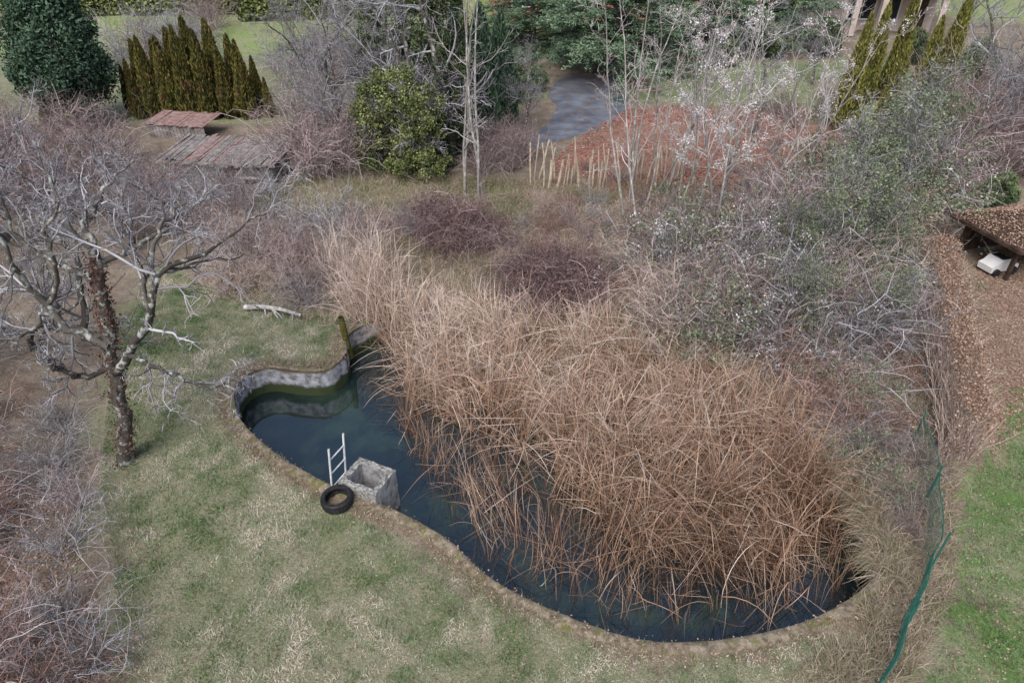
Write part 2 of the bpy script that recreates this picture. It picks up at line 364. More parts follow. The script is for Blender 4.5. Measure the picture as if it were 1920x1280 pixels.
# ------------------------------------------------------------------ reeds
DENSE=wpoly([(700,640),(775,700),(750,760),(850,800),(960,850),(1050,920),(1110,990),(1200,1040),(1330,1065),(1450,1085),(1540,1020),(1555,950),(1520,880),(1450,800),(1380,745),(1240,690),(1050,650),(850,620),(740,610)],WL)
SPARSE=wpoly([(740,790),(800,910),(930,1085),(1150,1165),(1400,1180),(1570,1140),(1615,1060),(1570,960),(1300,1010),(1070,960),(920,850)],WL)
def reeds(pts,z,nb,lo,hi,wid,tilt,kinkp,paleadd,bs=.06):
    n=len(pts)*nb; b=np.repeat(pts,nb,0)+R.normal(0,.05,(n,2)); st=np.column_stack([b,np.full(n,z)])
    az=R.uniform(0,2*math.pi,n); h=np.stack([np.cos(az),np.sin(az),np.zeros(n)],1)
    lean=np.stack([vn(b[:,0]+20,b[:,1]+5,1.1,71)-.5,vn(b[:,0]+20,b[:,1]+5,1.1,72)-.5,0*b[:,0]],1)*1.3
    tl=np.abs(R.normal(0,tilt,n))[:,None]; d=nrm(h*tl+[0,0,1]+lean*.6); K=9
    hh=.45+.8*vn(b[:,0]+20,b[:,1]+5,1.3,73)+.12*np.sin(b[:,0]*5+b[:,1]*4)
    L=R.uniform(lo,hi,n)*np.clip(hh,.45,1.15); bend=R.gamma(1.2,bs,n)[:,None]
    kink=np.where(R.random(n)<kinkp,R.integers(2,8,n),99)
    p=np.zeros((n,K,3)); p[:,0]=st
    for i in range(1,K):
        d=nrm(d+h*bend*(i/4)-np.array([0,0,1])*bend*(i/4.5)+R.normal(0,.035,(n,3)))
        kk=(kink==i)
        if kk.any():
            q=R.normal(size=(kk.sum(),3)); q[:,2]=R.uniform(-.9,.35,kk.sum()); d[kk]=nrm(nrm(q)+.45*d[kk])
        p[:,i]=p[:,i-1]+d*(L/(K-1))[:,None]
    p[:,:,2]=np.maximum(p[:,:,2],z+.02)
    w=(wid*R.uniform(.6,1.4,n))[:,None]*np.array([.9,1,1,1,.95,.85,.7,.5,.15])
    pt=.45*(vn(b[:,0]+20,b[:,1]+5,1.5,74)-.5)
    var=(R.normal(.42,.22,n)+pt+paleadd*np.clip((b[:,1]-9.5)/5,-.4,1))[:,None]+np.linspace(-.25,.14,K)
    return p,w,var
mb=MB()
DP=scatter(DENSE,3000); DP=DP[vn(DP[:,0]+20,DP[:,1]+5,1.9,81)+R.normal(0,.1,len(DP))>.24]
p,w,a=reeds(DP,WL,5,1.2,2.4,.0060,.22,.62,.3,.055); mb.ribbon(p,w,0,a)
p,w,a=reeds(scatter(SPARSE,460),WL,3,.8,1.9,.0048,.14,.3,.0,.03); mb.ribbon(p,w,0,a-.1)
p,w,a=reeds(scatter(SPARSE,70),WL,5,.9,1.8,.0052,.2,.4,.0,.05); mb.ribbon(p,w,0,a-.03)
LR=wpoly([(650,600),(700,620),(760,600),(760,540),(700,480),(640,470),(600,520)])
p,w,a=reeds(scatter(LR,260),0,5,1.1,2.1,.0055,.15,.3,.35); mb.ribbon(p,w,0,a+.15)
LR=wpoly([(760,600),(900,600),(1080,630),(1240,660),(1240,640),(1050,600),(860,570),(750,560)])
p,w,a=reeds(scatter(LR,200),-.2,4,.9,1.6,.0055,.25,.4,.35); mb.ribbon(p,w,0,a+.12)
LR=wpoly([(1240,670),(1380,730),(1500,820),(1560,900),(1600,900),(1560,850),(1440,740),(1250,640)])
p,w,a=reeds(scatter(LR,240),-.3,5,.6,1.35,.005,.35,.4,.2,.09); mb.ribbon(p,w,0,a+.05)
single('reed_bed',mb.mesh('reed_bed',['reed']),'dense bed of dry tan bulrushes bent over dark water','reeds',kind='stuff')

# ------------------------------------------------------------------ lawn blades, rough grass, leaves
def blades(P,n,h,w,mat,name,label,varf,kind='stuff',cat='grass',q=None,K=3,gz=-.12):
    if q is None: q=scatter(P,n)
    q=q[~pip(OUT,q[:,0],q[:,1])]
    if name=='lawn_grass':
        d=odist(q); q=q[d>.12+.4*vn(q[:,0]+20,q[:,1],1.5,44)*R.random(len(q))]
        q=q[vn(q[:,0]+20,q[:,1],2.3,46)+R.random(len(q))*.6>.38]
    n=len(q); st=np.column_stack([q,terr(q[:,0],q[:,1])-.005])
    hh=h*(.45+1.2*vn(q[:,0]+20,q[:,1],3.1,50))
    p,_=grow(st,R.normal(0,.55,(n,3))+[0,0,1],hh*R.uniform(.5,1.5,n),1,K,.3,gz)
    ww=w*R.uniform(.6,1.4,n)[:,None]*np.linspace(1,.2,K)
    mb=MB(); mb.ribbon(p,ww,0,varf(q)); single(name,mb.mesh(name,[mat]),label,cat,kind=kind)
def lawnvar(q):
    x,y=q[:,0]+20,q[:,1]
    s=.65*vn(x,y,.7,1)+.7*vn(x,y,2.1,2)+.7*vn(x,y,5,3)-.53
    x=q[:,0]
    s+= .2*np.exp(-((x+2.8)**2/5+(y-7.6)**2/2.5)) - .16*ss(-4.3,-7,x) +.12*ss(12,16,y)
    return s+R.normal(0,.15,len(x))
blades(LAWN,220000,.055,.0055,'grass','lawn_grass','short worn lawn grass, green mixed with straw',lawnvar)
NRL=RLAWN.copy(); NRL[:,0]=np.minimum(NRL[:,0],13); NRL[:,1]=np.clip(NRL[:,1],3,16)
blades(NRL,75000,.05,.006,'grass','mown_grass','fresh green mown lawn beyond the fence',lambda q:.5*vn(q[:,0],q[:,1],1.2,7)+R.normal(.03,.15,len(q)))
ROUGH=wpoly([(420,400),(560,330),(1000,340),(1500,350),(1760,420),(1790,800),(1760,1100),(1680,1270),(1600,1200),(1660,1050),(1600,900),(1480,750),(1300,640),(1050,570),(700,560),(640,620),(420,560)])
blades(ROUGH,90000,.25,.006,'straw','rough_grass','long dry matted grass around the pool',lambda q:.8*vn(q[:,0]+20,q[:,1],.9,9)+R.normal(.12,.22,len(q))-.25*ss(18,22,q[:,1]))
RIMG=wpoly([(1450,1280),(1600,1190),(1670,1080),(1700,950),(1620,850),(1560,760),(1700,680),(1790,760),(1790,1100),(1700,1290)])
blades(RIMG,26000,.2,.005,'straw','dry_grass','pale dry tall grass along the fence foot',lambda q:R.normal(.5,.25,len(q)))
k=R.integers(0,NO,16000); q=OUT[k]+OUTN[k]*(np.abs(R.normal(.2,.12,len(k))))[:,None]+R.normal(0,.03,(len(k),2))
q=q[vn(q[:,0]+20,q[:,1],1.1,21)>.4]
blades(None,0,.09,.005,'straw','rim_grass','tufts of dry grass creeping over the pool rim',lambda q:R.normal(.4,.25,len(q)),q=q)
kk=np.where((OUT[:,0]>1.0)&(OUT[:,1]>7.2)&(OUTN[:,0]+OUTN[:,1]>.2))[0]
k=R.choice(kk,9000); q=OUT[k]+OUTN[k]*R.uniform(.01,.35,len(k))[:,None]; n=len(q)
d=np.column_stack([-OUTN[k]*R.uniform(-.3,1.1,(n,1)),R.uniform(.4,1.3,n)])+R.normal(0,.3,(n,3))
p,_=grow(np.column_stack([q,np.full(n,.0)]),d,R.uniform(.25,.8,n),1,6,.2,-.13); mb=MB(); mb.ribbon(p,.0055*R.uniform(.6,1.3,n)[:,None]*np.linspace(1,.25,6),0,R.normal(.45,.25,n))
single('overhanging_grass',mb.mesh('overhanging_grass',['straw']),'dry grass hanging over the overgrown pool edge','grass',kind='stuff')
def leaves(P,n,size,mat,name,label,zr=.03,thin=0):
    q=scatter(P,n); q=q[~pip(OUT,q[:,0],q[:,1])]
    if thin: q=q[vn(q[:,0]+30,q[:,1],.8,61)*.7+.3*vn(q[:,0]+30,q[:,1],2.5,62)>thin+R.normal(0,.08,len(q))]
    c=np.column_stack([q,terr(q[:,0],q[:,1])+R.uniform(.01,zr,len(q))])
    mb=MB(); mb.cards(c,size*R.uniform(.6,1.3,len(c)),0,asp=.6,flat=.85); single(name,mb.mesh(name,[mat]),label,'leaves',kind='stuff')
NL=wpoly([(1780,1400),(1790,900),(1850,500),(2000,430),(2300,800),(2300,1400)])
leaves(NL,4500,.026,'lbrown','fallen_leaves','brown beech leaves scattered over the grass')
leaves(wpoly([(1800,520),(1880,440),(2200,420),(2200,720),(1950,770),(1860,860),(1830,700)]),24000,.028,'lbrown','leaf_carpet','thick carpet of brown fallen leaves')
leaves(wpoly([(-300,1500),(-200,900),(100,900),(180,1100),(240,1500)]),7000,.03,'lbrown','leaf_litter','brown leaf litter beneath bare shrubs')
leaves(wpoly([(1030,300),(1110,240),(1180,205),(1300,195),(1500,195),(1640,250),(1600,350),(1400,405),(1200,395),(1040,350)]),26000,.05,'lred','red_leaf_carpet','rust red carpet of fallen leaves',thin=.38)
leaves(ROUGH,12000,.028,'lbrown','dead_leaves','scattered dead leaves among rough grass',.12)
leaves(LAWN,2600,.018,'lbrown','lawn_leaves','few small dead leaves on the lawn',.05)
ring=np.repeat(np.arange(NO),16); q=OUT[ring]+OUTN[ring]*R.uniform(-.02,.4,len(ring))[:,None]+R.normal(0,.04,(len(ring),2))
mb=MB(); mb.cards(np.column_stack([q,np.full(len(q),.04)+R.uniform(0,.02,len(q))]),R.uniform(.01,.026,len(q)),0,flat=.7)
single('rim_debris',mb.mesh('rim_debris',['lbrown']),'dead leaves and moss bits along the concrete rim','leaves',kind='stuff')

# ------------------------------------------------------------------ shrubs
def shrub_mesh(name,H,stems,mat,spread=.5,gz=-.02,tw=6,tw2=4,leaf=None,nl=0,ls=.03,rad=.009,l2=.45,nlong=10,lmat='tpale',dome=False,wan=.15):
    mb=MB(); rr=R.uniform(0,.45,stems); az=R.uniform(0,6.283,stems)
    st=np.stack([rr*np.cos(az),rr*np.sin(az),np.full(stems,-.05)],1)
    d=np.stack([np.cos(az)*spread*R.uniform(0,1.6,stems),np.sin(az)*spread*R.uniform(0,1.6,stems),np.ones(stems)],1)
    p,r=grow(st,d,H*R.uniform(.5,1.25,stems),rad*R.uniform(.6,1.5,stems),8,wan,gz); mb.tube(p,r,3,0)
    p2,r2=grow(*kids(p,r,tw,.15,1,.8,l2,.7)[:3],.0065,5,.25,0.0); mb.ribbon(p2,r2,0)
    p3,r3=grow(*kids(p2,r2,tw2,.1,1,.8,.6,.7)[:3],.005,4,.28,0.0); mb.ribbon(p3,r3,0)
    mats=[mat]
    if leaf:
        k=R.integers(0,len(p3),nl)
        if dome:
            dd=nrm(R.normal(size=(nl,3))); dd[:,2]=np.abs(dd[:,2]); c=dd*[H*.62,H*.62,H*.62]*R.uniform(.55,1.05,(nl,1))*(1+.16*np.sin(9*dd[:,:1]+2)+.14*np.sin(11*dd[:,1:2]))
        else:
            cl=k[R.integers(0,max(1,nl//15),nl)]; c=p3[cl,R.integers(1,4,nl)]+R.normal(0,.07,(nl,3))
        mb.cards(c,ls*R.uniform(.6,1.4,nl),1); mats.append(leaf)
    if nlong:
        az=R.uniform(0,6.283,nlong); h=np.stack([np.cos(az),np.sin(az),R.uniform(.8,2,nlong)],1)
        p,r=grow(R.normal(0,.3,(nlong,3))*[1,1,0],h,H*R.uniform(.9,1.5,nlong),.011,10,.2,-.045,.4); mb.tube(p,r,4,len(mats)); mats.append(lmat)
    return mb.mesh(name,mats)
SH={}
def reg(k,**a):
    SH[k]=[shrub_mesh(k+'_shape',**a) for _ in range(3)]
reg('mauve',H=2.1,stems=34,mat='tmauve',spread=.45,tw=6,tw2=4,rad=.013)
reg('grey',H=2.0,stems=28,mat='tgrey',spread=.6,tw=7,tw2=4,rad=.013,wan=.2)
reg('pale',H=1.5,stems=50,mat='ttan',spread=.5,tw=6,tw2=3,lmat='ttan')
reg('red',H=1.5,stems=50,mat='tred',spread=.8,gz=-.05,tw=7,tw2=4,leaf='lbrown',nl=800,ls=.025,wan=.2)
reg('bramble',H=1.7,stems=80,mat='tdark',spread=1.0,gz=-.09,tw=7,tw2=4,leaf='lpurple',nl=5000,ls=.026,dome=True,nlong=9,lmat='tmauve')
reg('green',H=1.7,stems=40,mat='tmauve',spread=.7,gz=-.03,tw=6,tw2=4,leaf='lgreygreen',nl=4200,ls=.03,wan=.2)
reg('fluffy',H=1.9,stems=30,mat='tgrey',spread=.7,gz=-.03,tw=7,tw2=4,leaf='fluff',nl=1000,ls=.026,wan=.2)
LAB={'mauve':('bare_shrub','bare mauve-brown shrub with dense upright twigs'),
'grey':('bare_shrub','bare grey shrub with fine tangled branches'),
'pale':('dry_shrub','pale tan dry shrub with brittle stems'),
'red':('bare_shrub','reddish brown tangled shrub with a few dead leaves'),
'bramble':('bramble_bush','dark purple bramble mound with arching stems'),
'green':('leafy_shrub','tangled shrub with sparse grey-green leaves'),
'fluffy':('clematis_shrub','tangled climber covered in white seed fluff')}
def plant(kinds,P,n,mind,s0,s1,zs=1.0):
    for q in scatter(P,n,mind):
        k=kinds[R.integers(len(kinds))]; s=R.uniform(s0,s1); z=float(terr(q[0],q[1]))
        if 8<q[1]<21 and q[0]>9+(q[1]-9.4)*.39-.55-.6*s: continue
        single(LAB[k][0],SH[k][R.integers(3)],LAB[k][1],'shrub',(q[0],q[1],z),R.uniform(0,6.28),(s,s,s*zs),group='wild shrubs around the pool')
plant(['mauve','grey','grey','red'],wpoly([(-350,700),(-20,700),(50,900),(110,1100),(120,1450),(-500,1500)]),22,.8,.75,1.05)
plant(['mauve','grey'],wpoly([(60,760),(120,800),(180,1000),(180,1250),(120,1300),(60,1000)]),7,.7,.45,.65)
plant(['pale','pale','mauve','grey'],wpoly([(420,430),(560,410),(720,430),(690,540),(600,590),(430,550)]),32,.6,.5,.8)
plant(['bramble'],wpoly([(790,430),(840,420),(900,440),(890,470),(800,470)]),4,.8,.95,1.15)
plant(['bramble'],wpoly([(990,520),(1060,510),(1100,540),(1080,570),(990,560)]),4,.8,.95,1.15)
plant(['red','mauve','grey','pale'],wpoly([(720,410),(930,400),(1150,430),(1160,480),(950,470),(730,470)]),18,.8,.3,.5)
plant(['red','mauve','pale','green','grey','red','fluffy','mauve','green'],wpoly([(1180,480),(1480,410),(1700,440),(1740,600),(1700,700),(1600,720),(1480,700),(1330,650),(1190,600)]),80,.7,.6,1.35)
plant(['red','mauve','red','green','grey'],wpoly([(1260,620),(1340,650),(1450,710),(1540,790),(1600,880),(1620,840),(1560,740),(1440,650),(1300,590)]),26,.5,.5,.8)
plant(['red','pale','mauve','green'],wpoly([(1560,760),(1760,680),(1785,850),(1750,980),(1710,1040),(1670,980),(1620,850)]),24,.6,.3,.55)
plant(['grey','mauve','red','pale'],wpoly([(1000,390),(1500,370),(1560,400),(1150,460),(1020,430)]),30,.8,.3,.5)
plant(['grey','red','mauve'],wpoly([(1080,260),(1540,230),(1580,340),(1080,360)]),11,1.2,.25,.45)
plant(['mauve','grey','fluffy','mauve'],wpoly([(540,300),(680,250),(690,320),(560,345)]),13,1.0,1.0,1.35)
plant(['mauve','green','fluffy','grey','red','green'],wpoly([(1500,380),(1720,340),(1760,420),(1720,560),(1660,560),(1500,470)]),36,.85,1.1,1.9)
plant(['red','mauve','mauve','grey'],wpoly([(1740,230),(2050,200),(2050,330),(1900,340),(1740,330)]),22,1.3,1.2,1.8)
plant(['mauve','grey'],wpoly([(200,110),(330,60),(420,60),(430,100),(260,150)]),12,1.6,1.0,1.5)
plant(['mauve','grey'],wpoly([(500,120),(620,90),(660,150),(560,220)]),9,1.8,.9,1.3)
plant(['mauve','grey','mauve'],wpoly([(-200,230),(230,270),(260,330),(200,420),(-200,400)]),22,1.3,.8,1.25)
plant(['grey','mauve'],wpoly([(230,345),(320,345),(480,350),(520,380),(440,460),(250,460)]),18,.9,.45,.8)
plant(['mauve','green'],wpoly([(910,270),(990,280),(990,340),(890,340)]),8,.9,.6,.8)
plant(['mauve','grey','green'],wpoly([(1420,200),(1560,190),(1560,240),(1480,230)]),5,1.4,.6,.9)

# ------------------------------------------------------------------ bare trees
def crown_levels(mb,p,r,cfg,mat,gz=0.02):
    levels=[]
    for (nk,t0,ang,ls,rs,K,S,wan) in cfg:
        st,d,L,rr=kids(p,r,nk,t0,1,ang,ls,rs); rr=np.maximum(rr,.0055)
        p,r=grow(st,d,L,rr,K,wan,gz,.4)
        if S==0: mb.ribbon(p,r,mat)
        else: mb.tube(p,r,S,mat)
        levels.append((p,r))
    return levels
def bare_tree(name,H,rad,stems,n1,mat='bark',tw='tgrey',spread=.15,wan=.1,ang=.8,l1=.45,n2=8,n3=7,n4=0,extra=None):
    st=np.column_stack([R.normal(0,.05*stems,(stems,2)),np.full(stems,-.1)]); d=np.column_stack([R.normal(0,spread,(stems,2)),np.ones(stems)])
    p,r=grow(st,d,H*R.uniform(.85,1.1,stems),rad*R.uniform(.7,1.1,stems),14,wan,.02,.18)
    t=MB(); t.tube(p,r,7,0)
    cm=MB(); cfg=[(n1,.22,ang,l1,.5,8,4,.18),(n2,.2,.75,.45,.55,6,3,.22),(n3,.15,.7,.5,.6,4,0,.25)]
    if n4: cfg.append((n4,.15,.7,.55,.7,3,0,.22))
    lv=crown_levels(cm,p,r,cfg,0); mats=[tw]
    if extra:
        lf,nl,ls,li=extra; P3=lv[li][0]; cl=R.integers(0,len(P3),max(1,nl//40)); k=cl[R.integers(0,len(cl),nl)]
        c=P3[k,R.integers(1,P3.shape[1],nl)]+R.normal(0,.07,(nl,3)); cm.cards(c,ls*R.uniform(.6,1.3,nl),1); mats.append(lf)
    return t.mesh(name+'_trunk',[mat],True),cm.mesh(name+'_crown',mats)
def ttree(name,label,tc,u,v,s=1.0,rot=None,more=(),group=None,cat='tree'):
    h=hit(u,v); return thing(name,label,cat,[('trunk',tc[0]),('crown',tc[1])]+list(more),h,R.uniform(0,6.28) if rot is None else rot,s,group=group)

def limb(L,K=14):
    P=np.array([at(u,v,y) for u,v,y,r in L]); r=np.array([q[3] for q in L]); t=np.linspace(0,1,len(L)); tt=np.linspace(0,1,K)
    pp=np.stack([np.interp(tt,t,P[:,i]) for i in range(3)],1); pp[1:-1]+=R.normal(0,.035,(K-2,3))
    return pp,np.interp(tt,t,r)
base=np.array([at(228,865,10.0)[0],10.0,0.0])
TR=limb([(236,872,10,.17),(228,800,10.02,.13),(214,700,10.1,.12),(200,610,10.2,.11),(186,530,10.3,.10),(175,465,10.5,.08)],14)
LB=[[(214,700,10.1,.09),(250,640,10,.08),(285,590,9.9,.07),(288,525,9.9,.06),(330,490,10.2,.048),(390,472,10.6,.034),(450,430,11,.02),(500,400,11.3,.012)],
[(285,595,9.9,.06),(262,535,10.1,.05),(290,470,10.3,.045),(300,420,10.6,.034),(350,380,11,.02)],
[(222,660,10.1,.055),(275,678,9.8,.046),(320,702,9.6,.036),(380,722,9.4,.028),(440,730,9.3,.018)],
[(216,690,10.1,.06),(150,706,9.7,.055),(100,695,9.5,.045),(90,672,9.5,.04)],
[(205,650,10.1,.085),(140,612,10.2,.075),(90,570,10.3,.062),(40,520,10.2,.052),(5,450,10.2,.04),(-60,400,10.2,.024)],
[(186,530,10.3,.06),(120,500,10.5,.05),(60,470,10.6,.044),(20,420,10.8,.034),(-20,330,11,.02)],
[(180,500,10.4,.06),(230,472,10.6,.05),(300,440,11,.04),(340,400,11.4,.03),(400,360,12,.018)],
[(175,465,10.5,.06),(160,420,10.7,.044),(190,360,10.9,.032),(250,300,11.3,.018)],
[(175,480,10.5,.06),(120,410,11,.044),(90,340,11.3,.03),(60,260,11.6,.016)],
[(160,640,10.4,.07),(162,570,10.8,.06),(140,490,11.2,.05),(110,440,11.6,.034),(70,380,12,.018)],
[(110,580,10.3,.05),(60,620,10,.04),(10,640,9.8,.03),(-50,630,9.6,.018)],
[(90,570,10.3,.05),(110,510,10,.04),(80,440,9.8,.03),(110,380,9.6,.018)]]
t=MB(); t.tube((TR[0]-base)[None],TR[1][None],9,0,np.array([.4]))
LL=[limb(l) for l in LB]; PL=np.array([l[0]-base for l in LL]); RL=np.array([l[1] for l in LL]); t.tube(PL,RL,6,0)
cm=MB(); crown_levels(cm,PL,RL,[(11,.15,.8,.42,.45,8,4,.28),(8,.15,.8,.45,.5,6,3,.32),(6,.1,.8,.5,.6,4,0,.3)],0,.03)
iv=MB(); k=R.integers(0,12,4500); c=(TR[0]-base)[k]+R.normal(0,.075,(4500,3))*[1,1,2.6]; c[:,2]=np.maximum(c[:,2],.02); iv.cards(c,R.uniform(.018,.038,4500),0)
M['ivyred']=vmat('bronzed_ivy',(.04,.025,.022),(.19,.12,.08),cmid=(.14,.065,.055),objvar=0)
thing('apple_tree','gnarled bare apple tree with lichened limbs and ivy-clad trunk','tree',[('trunk',t.mesh('apple_trunk',['bark'],True)),('crown',cm.mesh('apple_crown',['tgrey'])),('ivy',iv.mesh('trunk_ivy',['ivyred']))],base)
g1=bare_tree('orchard_tree',4.0,.11,2,10,spread=.3,wan=.22,ang=1.0,l1=.55,n2=8,n3=7,n4=2)
g2=bare_tree('orchard_tree',4.0,.10,2,11,spread=.35,wan=.25,ang=1.0,l1=.55,n2=8,n3=7,n4=2)
for i,(u,v,s) in enumerate([(60,660,.95),(-80,560,1.1),(20,450,1.0),(250,470,.75),(-150,800,.9),(120,420,.9),(-100,420,1.1),(330,430,.65)]):
    ttree('orchard_tree','bare old fruit tree with grey twiggy crown',(g1,g2)[i%2],u,v,s,group='old fruit trees by the lawn')
s1=bare_tree('sapling',8.5,.06,2,9,mat='barkpale',tw='tpale',spread=.06,wan=.05,ang=.6,l1=.2,n2=5,n3=4)
s2=bare_tree('sapling',8,.055,3,9,mat='barkpale',tw='tpale',spread=.14,wan=.07,ang=.6,l1=.25,n2=6,n3=5)
s3=bare_tree('sapling',7.5,.055,3,9,mat='barkpale',tw='tpale',spread=.2,wan=.08,ang=.6,l1=.28,n2=6,n3=5,extra=('fluff',2600,.032,1))
for tc,u,v,s in [(s1,898,372,1.0),(s1,875,365,.95),(s2,1190,450,.95),(s3,1330,450,.9),(s2,1400,420,.9),(s2,1230,380,.95),(s3,1490,380,.85),(s3,1270,420,.85),(s1,1350,400,.9),(s1,1180,400,.9)]:
    ttree('sapling_tree','slender bare multi-stemmed sapling with pale bark',tc,u,v,s,group='pale bare saplings')
b1=bare_tree('tall_tree',11,.16,1,14,tw='tgrey',spread=.08,wan=.1,ang=.9,l1=.35,n2=9,n3=7,n4=3)
b2=bare_tree('tall_tree',8,.12,2,13,tw='tgrey',spread=.2,wan=.14,ang=.9,l1=.42,n2=9,n3=7,n4=3)
for i,(u,v,s) in enumerate([(770,300,.9),(650,250,.8),(1410,270,.6),(1850,280,.8),(1790,330,.55),(590,180,.6),(1960,330,.8),(720,200,.75),(1900,160,.7),(560,90,.45),(640,120,.6),(1700,380,.45),(1820,200,.75),(1520,160,.5),(1300,190,.5),(980,250,.45),(1780,120,.6),(620,300,.6),(-40,200,.6),(700,260,.85)]):
    ttree('bare_tree','tall leafless tree with fine grey branches',(b1,b2)[i%2],u,v,s,group='tall leafless trees')

def ivy_tree(name,H,W,n,leaf,seedclumps=90,size=.06,cl0=.12,cl1=.4):
    st=np.array([[0,0,-.1]]); p,r=grow(st,np.array([[0,0,1.]]),H,.2 if cl0<.2 else .09,12,.08,0,.3)
    t=MB(); t.tube(p,r,7,0); cm=MB()
    crown_levels(cm,p,r,[(24,.1,1.1,.34,.45,6,4,.2),(7,.2,.8,.55,.6,5,3,.25),(5,.2,.8,.55,.6,4,0,.25)],0)
    z=R.uniform(.02,1,seedclumps)*H; wd=W*(1-.35*z/H)*(.25+.8*R.random(seedclumps)); az=R.uniform(0,6.283,seedclumps)
    cc=np.stack([wd*np.cos(az),wd*np.sin(az),z],1); cs=R.uniform(cl0,cl1,seedclumps); tone=R.random(seedclumps)
    k=R.integers(0,seedclumps,n); c=cc[k]+nrm(R.normal(size=(n,3)))*(cs[k]*R.uniform(.1,1.2,n))[:,None]*[1,1,1.3]
    c[:,2]=np.maximum(c[:,2],.05)
    cm.cards(c,size*R.uniform(.6,1.4,n),1,np.clip(.15+.6*tone[k]+R.normal(0,.2,n),0,1),asp=.75)
    return t.mesh(name+'_trunk',['bark'],True),cm.mesh(name+'_crown',['tgrey',leaf])
i1=ivy_tree('ivy_tree',6.5,1.1,18000,'lgreen',110,.045); i2=ivy_tree('ivy_tree',3.6,1.0,13000,'lbright',75,.04)
i3=[ivy_tree('ivy_tree',5,1.5,7500,'lgreygreen',60,.036,.2,.75) for _ in range(2)]
for tc,u,v,s,lb in [(i1,850,300,1.0,'tree trunk smothered in dark green ivy'),(i2,715,315,1.0,'low tree covered in bright yellow-green ivy'),(i2,800,335,.95,'low tree covered in bright yellow-green ivy'),(i1,715,250,.8,'tree trunk smothered in dark green ivy'),(i2,765,325,1.1,'low tree covered in bright yellow-green ivy'),(i1,800,285,1.0,'tree trunk smothered in dark green ivy')]:
    ttree('ivy_clad_tree',lb,tc,u,v,s,group='ivy covered trees')
for i,(u,v,s) in enumerate([(1640,420,.9),(1560,520,.75),(1500,640,.45),(1710,340,.9),(1640,650,.42),(1590,420,.8),(1640,540,.65),(1480,540,.55)]):
    ttree('ivy_clad_tree','thin tree hung with grey-green ivy and climbers',i3[i%2],u,v,s,group='ivy covered trees')

# ------------------------------------------------------------------ columnar conifers
def column(name,H,W,n,leaf,size=.09):
    t=MB(); p,r=grow(np.array([[0,0,-.1]]),np.array([[0,0,1.]]),H*.9,.09,6,.01,0,.2); t.tube(p,r,6,0)
    cm=MB(); z=R.beta(1.1,1.5,n); az=R.uniform(0,6.283,n); ph=R.uniform(0,6,3)
    prof=W*np.power(np.clip(1-z,0,1),.62)*(.55+.45*ss(0,.15,z))*(1+.14*np.sin(3*az+9*z+ph[0])+.1*np.sin(7*az-14*z+ph[1]))
    rr=prof*R.uniform(.72,1.03,n)
    c=np.stack([rr*np.cos(az),rr*np.sin(az),z*H+.03],1); u=np.stack([np.cos(az)*.3,np.sin(az)*.3,np.ones(n)],1)+R.normal(0,.25,(n,3))
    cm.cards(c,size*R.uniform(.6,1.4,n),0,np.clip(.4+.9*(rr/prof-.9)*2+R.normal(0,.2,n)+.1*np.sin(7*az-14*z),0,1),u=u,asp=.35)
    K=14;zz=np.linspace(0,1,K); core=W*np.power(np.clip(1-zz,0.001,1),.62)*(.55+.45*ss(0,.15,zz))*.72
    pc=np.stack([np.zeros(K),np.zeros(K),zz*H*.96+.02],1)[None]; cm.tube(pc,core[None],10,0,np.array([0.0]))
    return t.mesh(name+'_trunk',['bark'],True),cm.mesh(name+'_crown',[leaf])
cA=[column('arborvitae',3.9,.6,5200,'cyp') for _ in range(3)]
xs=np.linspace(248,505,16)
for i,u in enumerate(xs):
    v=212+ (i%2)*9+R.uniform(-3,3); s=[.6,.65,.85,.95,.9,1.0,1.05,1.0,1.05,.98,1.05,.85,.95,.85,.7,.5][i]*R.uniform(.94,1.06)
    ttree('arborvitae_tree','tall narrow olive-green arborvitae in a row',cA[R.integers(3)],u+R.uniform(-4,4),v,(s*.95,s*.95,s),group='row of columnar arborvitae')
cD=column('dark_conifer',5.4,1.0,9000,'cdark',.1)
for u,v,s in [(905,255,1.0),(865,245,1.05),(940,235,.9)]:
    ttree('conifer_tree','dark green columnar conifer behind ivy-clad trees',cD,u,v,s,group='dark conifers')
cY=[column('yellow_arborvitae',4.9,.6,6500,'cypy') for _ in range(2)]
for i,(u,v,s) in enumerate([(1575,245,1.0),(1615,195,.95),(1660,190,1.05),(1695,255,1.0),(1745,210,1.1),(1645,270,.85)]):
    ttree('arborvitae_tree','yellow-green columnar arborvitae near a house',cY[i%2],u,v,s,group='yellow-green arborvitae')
def blob_tree(name,H,W,n,leaf,size,clumps=150,tp=.5):
    t=MB(); p,r=grow(np.array([[0,0,-.1]]),np.array([[0,0,1.]]),H*.8,.2,6,.02,0,.3); t.tube(p,r,7,0)
    cm=MB(); d=nrm(R.normal(size=(clumps,3))); d[:,2]=np.abs(d[:,2])*R.choice([1,-.9],clumps)
    cc=d*[W,W,H*.48]*R.uniform(.6,.95,(clumps,1))+[0,0,H*.5]; cc[:,:2]*=(1.15-tp*cc[:,2:3]/H)
    cs=R.uniform(.35,.75,clumps)*W*.36; tone=R.random(clumps); k=R.integers(0,clumps,n)
    c=cc[k]+nrm(R.normal(size=(n,3)))*(cs[k]*R.uniform(.5,1.1,n))[:,None]*[1,1,1.3]; c[:,2]=np.maximum(c[:,2],.1)
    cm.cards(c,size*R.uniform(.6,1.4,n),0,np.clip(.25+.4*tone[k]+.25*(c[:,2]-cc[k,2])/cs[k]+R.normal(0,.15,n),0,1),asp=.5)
    return t.mesh(name+'_trunk',['bark'],True),cm.mesh(name+'_crown',[leaf])
bt=blob_tree('yew',7.4,2.5,42000,'cdark',.08,230,.85)
